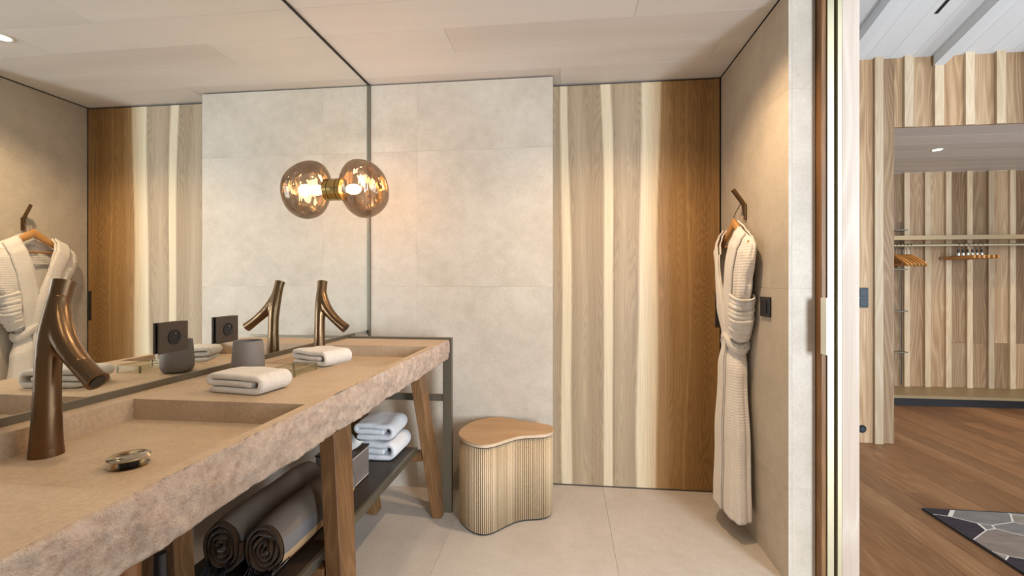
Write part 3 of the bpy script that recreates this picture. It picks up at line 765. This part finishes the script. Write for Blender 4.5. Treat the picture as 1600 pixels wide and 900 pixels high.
# ------------------------------------------------------------------ things on the worktop
def folded(name, cx, cy, z0, L, D, layer, rot, mat, label, group, nlay=3, seed=0, plump=1.0):
    """a folded towel: one thick ribbon folded over and over, extruded in depth"""
    th = layer * 0.97
    path = []; h = L / 2; r = layer / 2
    # bottom (left -> right), round the right end, top (right -> left), round the left end, inner layer
    top = layer * (nlay - 1)
    def line(xa, xb_, z, n=14): return [(xa + (xb_ - xa) * i / n, z) for i in range(n + 1)]
    path += line(-h + 0.004, h - top / 2, 0)
    path += [(h - top / 2 + (top / 2) * math.sin(a), top / 2 - (top / 2) * math.cos(a)) for a in [PI * k / 10 for k in range(1, 10)]]
    path += line(h - top / 2, -h + r, top)
    if nlay >= 3:
        zi = top - layer
        path += [(-h + r - r * math.sin(a), top - r + r * math.cos(a)) for a in [PI * k / 6 for k in range(1, 6)]]
        path += line(-h + r, h - top / 2 - layer * 0.55, zi, 12)
    n = len(path); v = []; f = []; ND = 16
    for jd in range(ND + 1):
        d = -D / 2 + D * jd / ND
        edge = min(1.0, min(jd, ND - jd) / 1.5)
        for side in (1, -1):
            for i, (x, z) in enumerate(path):
                a = Vector(path[max(0, i - 1)]); b = Vector(path[min(n - 1, i + 1)]); t = (b - a).normalized(); nn = Vector((-t.y, t.x))
                w = th / 2 * (0.80 + 0.20 * edge) * (0.97 + 0.06 * noise.noise(Vector((x * 30 + seed, d * 30, z * 30 + side))))
                p = Vector((x, z)) + nn * w * side
                bulge = plump * 0.004 * noise.noise(Vector((x * 14 + seed * 3, d * 14, 4.2)))
                dd = d + 0.004 * noise.noise(Vector((x * 22, z * 60, seed + side * 0.3)))
                zz = p.y + th / 2 + bulge * (z / max(top, 0.001))
                X, Y = p.x * math.cos(rot) - dd * math.sin(rot), p.x * math.sin(rot) + dd * math.cos(rot)
                v.append((cx + X, cy + Y, z0 + max(0.0006, zz)))
    R = 2 * n
    for jd in range(ND):
        for s in (0, 1):
            for i in range(n - 1):
                a = jd * R + s * n + i; f.append((a, a + 1, a + 1 + R, a + R))
        for i in (0, n - 1):
            a = jd * R + i; b = jd * R + n + i; f.append((a, b, b + R, a + R))
    for jd in (0, ND):
        for i in range(n - 1):
            a = jd * R + i; b = jd * R + n + i; f.append((a, a + 1, b + 1, b))
    o = pyd(name, v, f, mat, None, True)
    sb = o.modifiers.new('subdivision', 'SUBSURF'); sb.levels = 1; sb.render_levels = 1
    return tag(o, label, 'towel', group)
folded('folded_cloth', -0.884, 1.213, ZT, 0.170, 0.116, 0.0185, -0.13, M['towel'], 'small folded cream towel nearest the front of the worktop, between basins', 'folded cloths on the worktop', 3, 1)
folded('folded_cloth', -0.905, 1.640, ZT, 0.170, 0.125, 0.0185, -0.36, M['towel'], 'small folded cream towel lying over the corner of the far basin', 'folded cloths on the worktop', 3, 5)
cup = empty('tumbler', (-1.045, 1.425, ZT), 'round matt grey tumbler standing by the mirror', 'cup')
lathe('body', [(0.0, 0.001), (0.036, 0.001), (0.044, 0.006), (0.0485, 0.018), (0.049, 0.035), (0.0465, 0.075), (0.0435, 0.108), (0.0425, 0.110), (0.040, 0.108), (0.043, 0.075), (0.044, 0.03), (0.038, 0.014), (0.0, 0.012)], (-1.045, 1.425, ZT), M['grey_cup'], cup, 48)
M['rim'] = plain('pale_bronze_rim', (0.36, 0.31, 0.20), 0.4, 0.6)
tr = empty('glass_dish', (-0.905, 1.46, ZT), 'small brass-edged glass dish between the two folded cloths', 'dish')
tx0, tx1, ty0, ty1 = -0.945, -0.856, 1.385, 1.520
box('glass_base', tx0, tx1, ty0, ty1, ZT + 0.005, ZT + 0.009, M['glass'], tr)
for a in ((tx0, tx0 + 0.003, ty0, ty1), (tx1 - 0.003, tx1, ty0, ty1), (tx0 + 0.003, tx1 - 0.003, ty0, ty0 + 0.003), (tx0 + 0.003, tx1 - 0.003, ty1 - 0.003, ty1)):
    w = box('glass_side', *a, ZT + 0.009, ZT + 0.022, M['glass'], tr)
    box('brass_rim', *a, ZT + 0.022, ZT + 0.0240, M['rim'], w)
for xx in (tx0, tx1 - 0.005):
    for yy in (ty0, ty1 - 0.005): box('foot', xx, xx + 0.005, yy, yy + 0.005, ZT + 0.0002, ZT + 0.0225, M['rim'], tr)

# ------------------------------------------------------------------ things on the shelf under the top
folded('bath_towel', -0.900, 2.215, SZ, 0.185, 0.23, 0.029, 0.0, M['towel_white'], 'white folded bath towel at the bottom of the far stack', 'white towels on the shelf', 3, 11, 2.0)
folded('bath_towel', -0.912, 2.220, SZ + 0.0915, 0.18, 0.22, 0.027, 0.04, M['towel_white'], 'white folded bath towel on top of the far stack', 'white towels on the shelf', 3, 17, 2.0)
tb = empty('tissue_box', (-0.94, 1.87, SZ), 'taupe leather tissue box with tissue, beside white towels on the shelf', 'tissue box')
M['taupe'] = plain('taupe_leather', (0.20, 0.165, 0.14), 0.5)
M['tissue'] = plain('tissue_paper', (0.75, 0.74, 0.70), 0.9)
bx = (-1.02, -0.862, 1.795, 1.955)
box('body', *bx, SZ + 0.0005, SZ + 0.128, M['taupe'], tb, 0.002)
box('lid', bx[0] - 0.002, bx[1] + 0.002, bx[2] - 0.002, bx[3] + 0.002, SZ + 0.128, SZ + 0.135, M['brown_metal'], tb, 0.001)
for zz in (SZ + 0.006, SZ + 0.121): box('stitched_edge', bx[1], bx[1] + 0.0012, bx[2] + 0.004, bx[3] - 0.004, zz, zz + 0.0016, M['tissue'], tb)
def tissue():
    v = []; f = []; n = 14
    for j in range(n + 1):
        for i in range(n + 1):
            s, t = i / n, j / n
            a = (s - 0.5); w = 0.03 + 0.07 * t
            x = -0.935 + a * w * 1.7 + 0.012 * math.sin(7 * s + 3 * t); y = 1.875 + 0.03 * math.sin(9 * a + 2) * t + 0.016 * (t - 0.5)
            z = SZ + 0.134 + 0.062 * t * (1 - 0.6 * abs(a)) + 0.008 * math.sin(11 * s) * t
            v.append((x, y, z))
    for j in range(n):
        for i in range(n): a = j * (n + 1) + i; f.append((a, a + 1, a + n + 2, a + n + 1))
    o = pyd('tissue', v, f, M['tissue'], tb, True); m = o.modifiers.new('solid', 'SOLIDIFY'); m.thickness = 0.0012
tissue()
def roll(cx, y0, y1, r, label, seed):
    e = empty('rolled_towel', (cx, (y0 + y1) / 2, SZ), label, 'towel', 'rolled striped towels')
    v = []; f = []; n = 48; m = 22
    for j in range(m + 1):
        t = j / m; y = y0 + (y1 - y0) * t
        rr0 = r * (1 - 0.10 * (abs(2 * t - 1) ** 6))
        for k in range(n):
            a = 2 * PI * k / n
            rr = rr0 * (1 + 0.035 * noise.noise(Vector((math.cos(a) * 1.6 + seed, math.sin(a) * 1.6, t * 5))))
            v.append((cx + rr * 0.76 * math.cos(a), y, SZ + 0.001 + max(0.0, r * 0.95 + rr * math.sin(a) * 0.95)))
    for j in range(m):
        for k in range(n): f.append((j * n + k, j * n + (k + 1) % n, (j + 1) * n + (k + 1) % n, (j + 1) * n + k))
    f.append(tuple(range(m * n, m * n + n)))
    pyd('roll_body', v, f, M['roll'], e, True)
    # spiral end: a coiled ribbon
    v = []; f = []; N = 150; turns = 4.6
    for i in range(N + 1):
        t = i / N; a = t * turns * 2 * PI + seed; rr = r * (0.06 + 0.90 * t)
        wob = 0.011 * noise.noise(Vector((a * 0.9, seed, 0))) * (1 - 0.6 * t)
        for dr in (-0.0042, 0.0042):
            for yy in (y0 - 0.012 + wob * 2, y0 + 0.03):
                v.append((cx + (rr + dr + wob) * 0.76 * math.cos(a), yy, SZ + 0.001 + max(0.001, r * 0.95 + (rr + dr + wob) * math.sin(a) * 0.95)))
    for i in range(N):
        a = i * 4; b = a + 4
        f += [(a, b, b + 1, a + 1), (a + 2, a + 3, b + 3, b + 2), (a, a + 2, b + 2, b), (a + 1, b + 1, b + 3, a + 3)]
    pyd('coiled_end', v, f, M['roll_end'], e, True)
    # fringe
    bm = bmesh.new(); rnd = random.Random(seed)
    for i in range(26):
        a = -PI / 2 + rnd.uniform(-0.9, 0.9); rr = r * rnd.uniform(0.72, 0.97)
        p = Vector((cx + rr * 0.76 * math.cos(a), y0 - 0.008, SZ + 0.004 + r * 0.95 + rr * math.sin(a) * 0.95))
        q = p + Vector((rnd.uniform(-0.012, 0.012), -rnd.uniform(0.02, 0.05), 0)); q.z = SZ + 0.003
        tube_bm(bm, [p, (p + q) / 2 + Vector((0, 0, 0.002)), q], 0.0016, 6)
    o = frombm('fringe', bm, M['black'], e, True); o['kind'] = 'stuff'
roll(-0.858, 1.245, 1.70, 0.082, 'striped taupe rolled towel at the front of the shelf', 2)
roll(-0.990, 1.245, 1.70, 0.082, 'plain-looking taupe rolled towel behind, next to the wall', 9)
bt = empty('dark_bottle', (-0.868, 0.905, SZ), 'slim dark bottle on the shelf under the near basin', 'bottle')
lathe('body', [(0.0, 0.0), (0.031, 0.0), (0.033, 0.004), (0.033, 0.175), (0.028, 0.192), (0.014, 0.207), (0.012, 0.215), (0.0, 0.215)], (-0.868, 0.905, SZ), M['black'], bt, 32)
lathe('cap', [(0.0, 0.215), (0.013, 0.215), (0.012, 0.262), (0.0, 0.264)], (-0.868, 0.905, SZ), M['black'], bt, 24)
JP = (-0.916, 0.872, SZ)
wbk = empty('amber_bottle', JP, 'tall brown bottle at the bottom left under the near basin', 'bottle')
lathe('body', [(0.0, 0.0), (0.025, 0.0), (0.027, 0.004), (0.027, 0.285), (0.023, 0.300), (0.0, 0.300)], JP, M['amber'], wbk, 36)
lathe('lid', [(0.0, 0.300), (0.023, 0.300), (0.023, 0.325), (0.0, 0.327)], JP, M['brass_dark'], wbk, 36)

# ------------------------------------------------------------------ stool
def back_project(u, v, z):
    a = (u - CX) / F; b = (HY - v) / F; c, s = math.cos(TH), math.sin(TH)
    t = (z - CAMH) / b
    return (t * (c * a - s), t * (s * a + c))
outl = [(-0.5466, 2.334)]
O = [(715.2, 677.4), (721, 668), (735, 659.8), (753.7, 654), (774.7, 651.2), (793.4, 652.8), (809.7, 655.9), (826.1, 659.1), (844.8, 661), (861.1, 664), (865.3, 668), (864.6, 672.7), (858.8, 676.9), (844.8, 679.2), (826.1, 679.7), (809.7, 681.1), (793.4, 685.8), (777, 691.4), (763, 694.9), (746.7, 694.9), (730.4, 690.2), (719.8, 683.2)]
STZ = 0.440
ctl = [back_project(u, v, STZ) for u, v in O]      # plan of the pebble-shaped top, measured from the photograph at its real height
def smooth_closed(p, n=220):
    # Chaikin + resample
    for _ in range(4):
        q = []
        for i in range(len(p)):
            a, b = p[i], p[(i + 1) % len(p)]
            q += [(a[0] * .75 + b[0] * .25, a[1] * .75 + b[1] * .25), (a[0] * .25 + b[0] * .75, a[1] * .25 + b[1] * .75)]
        p = q
    d = [0]
    for i in range(len(p)): a, b = p[i], p[(i + 1) % len(p)]; d.append(d[-1] + math.hypot(b[0] - a[0], b[1] - a[1]))
    out = []; j = 0
    for k in range(n):
        t = d[-1] * k / n
        while d[j + 1] < t: j += 1
        a, b = p[j], p[(j + 1) % len(p)]; w = (t - d[j]) / max(1e-9, d[j + 1] - d[j])
        out.append((a[0] + (b[0] - a[0]) * w, a[1] + (b[1] - a[1]) * w))
    return out, d[-1]
so, per = smooth_closed(ctl)
sc_x = sum(p[0] for p in so) / len(so); sc_y = sum(p[1] for p in so) / len(so)
def offset(poly, d):
    n = len(poly); r = []
    ar = sum(poly[i][0] * poly[(i + 1) % n][1] - poly[(i + 1) % n][0] * poly[i][1] for i in range(n)); sg = 1 if ar > 0 else -1
    for i in range(n):
        a, b = poly[i - 1], poly[(i + 1) % n]; tx, ty = b[0] - a[0], b[1] - a[1]; L = math.hypot(tx, ty)
        r.append((poly[i][0] + sg * ty / L * d, poly[i][1] - sg * tx / L * d))
    return r
def prism(name, poly, z0, z1, mat, parent, bev=0.0):
    bm = bmesh.new(); lo_ = [bm.verts.new((x, y, z0)) for x, y in poly]; hi = [bm.verts.new((x, y, z1)) for x, y in poly]
    n = len(poly)
    for i in range(n): bm.faces.new((lo_[i], lo_[(i + 1) % n], hi[(i + 1) % n], hi[i]))
    bm.faces.new(hi); bm.faces.new(lo_[::-1])
    if bev:
        es = [e for e in bm.edges if len({round(v.co.z, 4) for v in e.verts}) == 1]
        bmesh.ops.bevel(bm, geom=es, offset=bev, segments=2, affect='EDGES')
    return frombm(name, bm, mat, parent)
so = [(x - 0.0, min(y, TY - 0.006)) for x, y in so]
st = empty('stool', (sc_x, sc_y, 0), 'kidney-shaped fluted oak stool beside the vanity', 'stool')
prism('seat_top', offset(so, -0.0015), STZ - 0.003, STZ, M['stool_wood'], st, 0.001)
M['ply'] = wood('pale_ply_edge', [(0.2, (0.52, 0.39, 0.26)), (0.8, (0.66, 0.52, 0.38))], 'X', 4, 0.5, 7, 0.0, rnd=False)
prism('seat_edge', so, STZ - 0.016, STZ - 0.003, M['ply'], st, 0.002)
prism('shadow_gap', offset(so, -0.016), STZ - 0.022, STZ - 0.016, M['gap'], st)
core = offset(so, -0.014)
prism('core', core, 0.010, STZ - 0.022, M['leg_wood'], st)
prism('foot_plinth', offset(so, -0.012), 0.0, 0.010, M['gap'], st)
sl_line, sper = smooth_closed(offset(so, -0.0085), 140)
R = sper / 140 / 2 * 0.84
me = bpy.data.meshes.new('slat'); bm = bmesh.new()
n = 10; lo_, hi = [], []
for k in range(n): a = 2 * PI * k / n; lo_.append(bm.verts.new((R * math.cos(a), R * math.sin(a), 0.010))); hi.append(bm.verts.new((R * math.cos(a), R * math.sin(a), STZ - 0.022)))
for k in range(n): bm.faces.new((lo_[k], lo_[(k + 1) % n], hi[(k + 1) % n], hi[k]))
bm.faces.new(hi); bm.faces.new(lo_[::-1]); bmesh.ops.recalc_face_normals(bm, faces=bm.faces); bm.to_mesh(me); bm.free(); me.materials.append(M['slat_wood'])
for p in me.polygons: p.use_smooth = len(p.vertices) == 4
for x, y in sl_line:
    o = bpy.data.objects.new('slat', me); COL.objects.link(o); o.parent = st; o.matrix_parent_inverse = Matrix.Translation(-st.location); o.location = (x, y, 0)

# ------------------------------------------------------------------ bathrobe on its hook
HYc = 2.44
hk = empty('wall_hook', (RX, 2.42, 1.55), 'bent bronze wall hook carrying the bathrobe', 'hook')
box('back_plate', RX - 0.010, RX - 0.0003, 2.410, 2.430, 1.525, 1.600, M['copper'], hk, 0.0015)
def barm(name, pts, w, t, mat, parent):
    bm = bmesh.new(); tube_bm(bm, pts, [(w, t)] * len(pts), 4, True)
    return frombm(name, bm, mat, parent)
tube('arm', [(RX - 0.008, 2.42, 1.545), (RX - 0.012, 2.42, 1.598), (RX - 0.024, 2.42, 1.618), (RX - 0.066, 2.415, 1.674)], [(0.012, 0.007), (0.012, 0.007), (0.012, 0.007), (0.012, 0.006)], M['copper'], hk, 14)
hg = empty('robe_hanger', (0.835, 2.44, 1.42), 'wooden hanger inside the white bathrobe', 'hanger')
bm = bmesh.new()
arm = [(0.832, 2.44 + 0.20 * t, 1.512 - 0.120 * abs(t) ** 0.95) for t in [-1 + 2 * k / 14 for k in range(15)]]
tube_bm(bm, arm, [(0.010, 0.024 - 0.011 * abs(-1 + 2 * k / 14)) for k in range(15)], 12); frombm('yoke', bm, M['hanger_wood'], hg, True)
tube('trouser_bar', [(0.832, 2.27, 1.395), (0.832, 2.61, 1.395)], 0.006, M['hanger_wood'], hg, 10)
tube('hook', [(0.832, 2.44, 1.535), (0.838, 2.436, 1.56), (0.850, 2.43, 1.585), (0.858, 2.424, 1.604), (0.862, 2.42, 1.612)], 0.003, M['chrome'], hg, 8)

rb = empty('bathrobe', (0.82, HYc, 0.12), 'white waffle cotton bathrobe with tied waist hanging on the tiled wall', 'bathrobe')
def interp(tab, t):
    for i in range(len(tab) - 1):
        a, b = tab[i], tab[i + 1]
        if a[0] <= t <= b[0]:
            w = (t - a[0]) / (b[0] - a[0]); w = w * w * (3 - 2 * w)
            return [p + (q - p) * w for p, q in zip(a[1:], b[1:])]
    return list(tab[-1][1:])
# s: 0 shoulder line .. 1 hem : centre Y, half width, centre X, half depth
TAB = [(0.00, 2.448, 0.225, 0.842, 0.012), (0.03, 2.448, 0.243, 0.840, 0.032), (0.07, 2.446, 0.238, 0.834, 0.042), (0.16, 2.438, 0.190, 0.830, 0.046), (0.28, 2.425, 0.120, 0.828, 0.046),
       (0.385, 2.415, 0.066, 0.830, 0.038), (0.42, 2.415, 0.066, 0.830, 0.038), (0.50, 2.415, 0.092, 0.824, 0.047), (0.75, 2.415, 0.132, 0.820, 0.050), (1.0, 2.410, 0.160, 0.815, 0.054)]
HEM = 0.115
def robe_pt(s, a, off=0.0):
    """a: angle, pi = front (towards -X); spiral offset for the overlap"""
    cy, hy, cx, hx = interp(TAB, s)
    ca, sa = math.cos(a), math.sin(a)
    yy = math.copysign(abs(sa) ** 0.85, sa); xx = math.copysign(abs(ca) ** 0.85, ca)
    y = cy + (hy + off) * yy; x = cx + (hx + off) * xx
    ztop = 1.527 - 0.112 * (abs(yy) ** 1.1)
    z = ztop + (HEM - ztop) * s
    fold = 0.0
    if s > 0.40:
        k = min(1, (s - 0.40) / 0.35); fold = (0.007 * math.sin(a * 7 + 1.0 + 0.8 * s) + 0.003 * math.sin(a * 13 + 2)) * k
    elif 0.07 < s < 0.385:
        k = math.sin(PI * (s - 0.07) / 0.315); fold = (0.005 * math.sin(a * 9 + 4 * s) + 0.002 * math.sin(a * 17)) * k
    elif s <= 0.42: fold = 0.003 * math.sin(a * 16)
    x += fold * ca * 0.6; y += fold * sa
    x += 0.006 * noise.noise(Vector((y * 6, z * 4, 1.0)))
    z += 0.010 * noise.noise(Vector((y * 9, 2.0, s * 3))) * (1 if s > 0.95 else 0.3)
    if s > 0.97: z += 0.018 * math.sin(a * 1.0 + 0.6)
    x = min(x, RX - 0.006)
    return Vector((x, y, z))
def vopen(s):   # half opening angle of the V neck
    if s >= 0.385: return -0.16
    t = s / 0.385
    return 0.34 * (1 - t) - 0.16 * t
NS, NA = 120, 120
v = []; f = []
for i in range(NS + 1):
    s = i / NS; al = vopen(s)
    for k in range(NA + 1):
        t = k / NA; a = PI + al + (2 * PI - 2 * al) * t
        off = 0.0 if al > 0 else 0.007 * t if True else 0
        v.append(robe_pt(s, a, (0.008 * t) if s > 0.1 else 0.0))
for i in range(NS):
    for k in range(NA): q = i * (NA + 1) + k; f.append((q, q + 1, q + NA + 2, q + NA + 1))
o = pyd('robe_body', v, f, M['waffle'], rb, True); m = o.modifiers.new('solid', 'SOLIDIFY'); m.thickness = 0.005; m.offset = -1
# lapel / front bands following both edges of the opening
for sgn in (1, -1):
    v = []; f = []; NB = 7
    for i in range(NS + 1):
        s = i / NS
        if sgn == 1 and s > 0.40: break
        al = vopen(s); wband = 0.052
        cy, hy, cx, hx = interp(TAB, s); da = min(0.85, wband / max(0.06, 0.5 * (hy + hx)))
        for k in range(NB + 1):
            a = PI + sgn * (al + da * k / NB) if sgn == 1 else PI - (al + da * k / NB)
            o_ = 0.008 if sgn == -1 else 0.002
            v.append(robe_pt(s, a, o_ + 0.0055 + 0.003 * math.sin(PI * k / NB)))
    rows = len(v) // (NB + 1)
    for i in range(rows - 1):
        for k in range(NB): q = i * (NB + 1) + k; f.append((q, q + 1, q + NB + 2, q + NB + 1))
    o = pyd('lapel', v, f, M['robe_plain'], rb, True); m = o.modifiers.new('solid', 'SOLIDIFY'); m.thickness = 0.005; m.offset = 0
# waist tie
def ring(name, s0, s1, off, mat, amp, nrows=10, wr=0.0):
    v = []; f = []; n = 72
    for i in range(nrows + 1):
        s = s0 + (s1 - s0) * i / nrows; bulge = math.sin(PI * i / nrows)
        for k in range(n):
            a = 2 * PI * k / n
            v.append(robe_pt(s, a, off * bulge + 0.008 + amp * math.sin(i * 2.2 + 2 * math.sin(a)) + wr * math.sin(a * 6)))
    for i in range(nrows):
        for k in range(n): f.append((i * n + k, i * n + (k + 1) % n, (i + 1) * n + (k + 1) % n, (i + 1) * n + k))
    o = pyd(name, v, f, mat, rb, True); m = o.modifiers.new('solid', 'SOLIDIFY'); m.thickness = 0.005; m.offset = 0
ring('waist_tie', 0.384, 0.425, 0.012, M['robe_plain'], 0.0025)
# gathered sleeve wrapped round the near side above the tie
v = []; f = []; nr, nk = 40, 40
for i in range(nr + 1):
    t = i / nr; s = 0.215 + 0.155 * t
    for k in range(nk + 1):
        u = k / nk; a = PI + 0.95 + (2 * PI - 0.95 - PI) * 0.72 * u + 0.18 * t - 0.35
        b = math.sin(PI * u) ** 0.4
        off = 0.012 + 0.022 * b * (0.55 + 0.45 * math.sin(PI * t)) + 0.0028 * math.sin(t * 58 + 2.2 * u) + 0.002 * math.sin(t * 33 + 4 * u)
        p = robe_pt(s, a, off); p.z += 0.02 * (u - 0.5) * (1 - t)
        v.append(p)
for i in range(nr):
    for k in range(nk): q = i * (nk + 1) + k; f.append((q, q + 1, q + nk + 2, q + nk + 1))
o = pyd('gathered_sleeve', v, f, M['robe_plain'], rb, True); m = o.modifiers.new('solid', 'SOLIDIFY'); m.thickness = 0.008; m.offset = 1
box('neck_label', 0.846, 0.848, 2.425, 2.465, 1.425, 1.440, plain('label_grey', (0.25, 0.25, 0.27), 0.8), rb)

# light switch on the robe wall
ls = empty('light_switch', (RX, 2.186, 1.105), 'black light switch on the tiled wall beside the bathrobe', 'switch')
box('plate', RX - 0.009, RX - 0.0003, 2.136, 2.236, 1.062, 1.150, M['black'], ls, 0.002)
box('rocker', RX - 0.013, RX - 0.0092, 2.166, 2.206, 1.076, 1.136, M['black'], ls, 0.002)
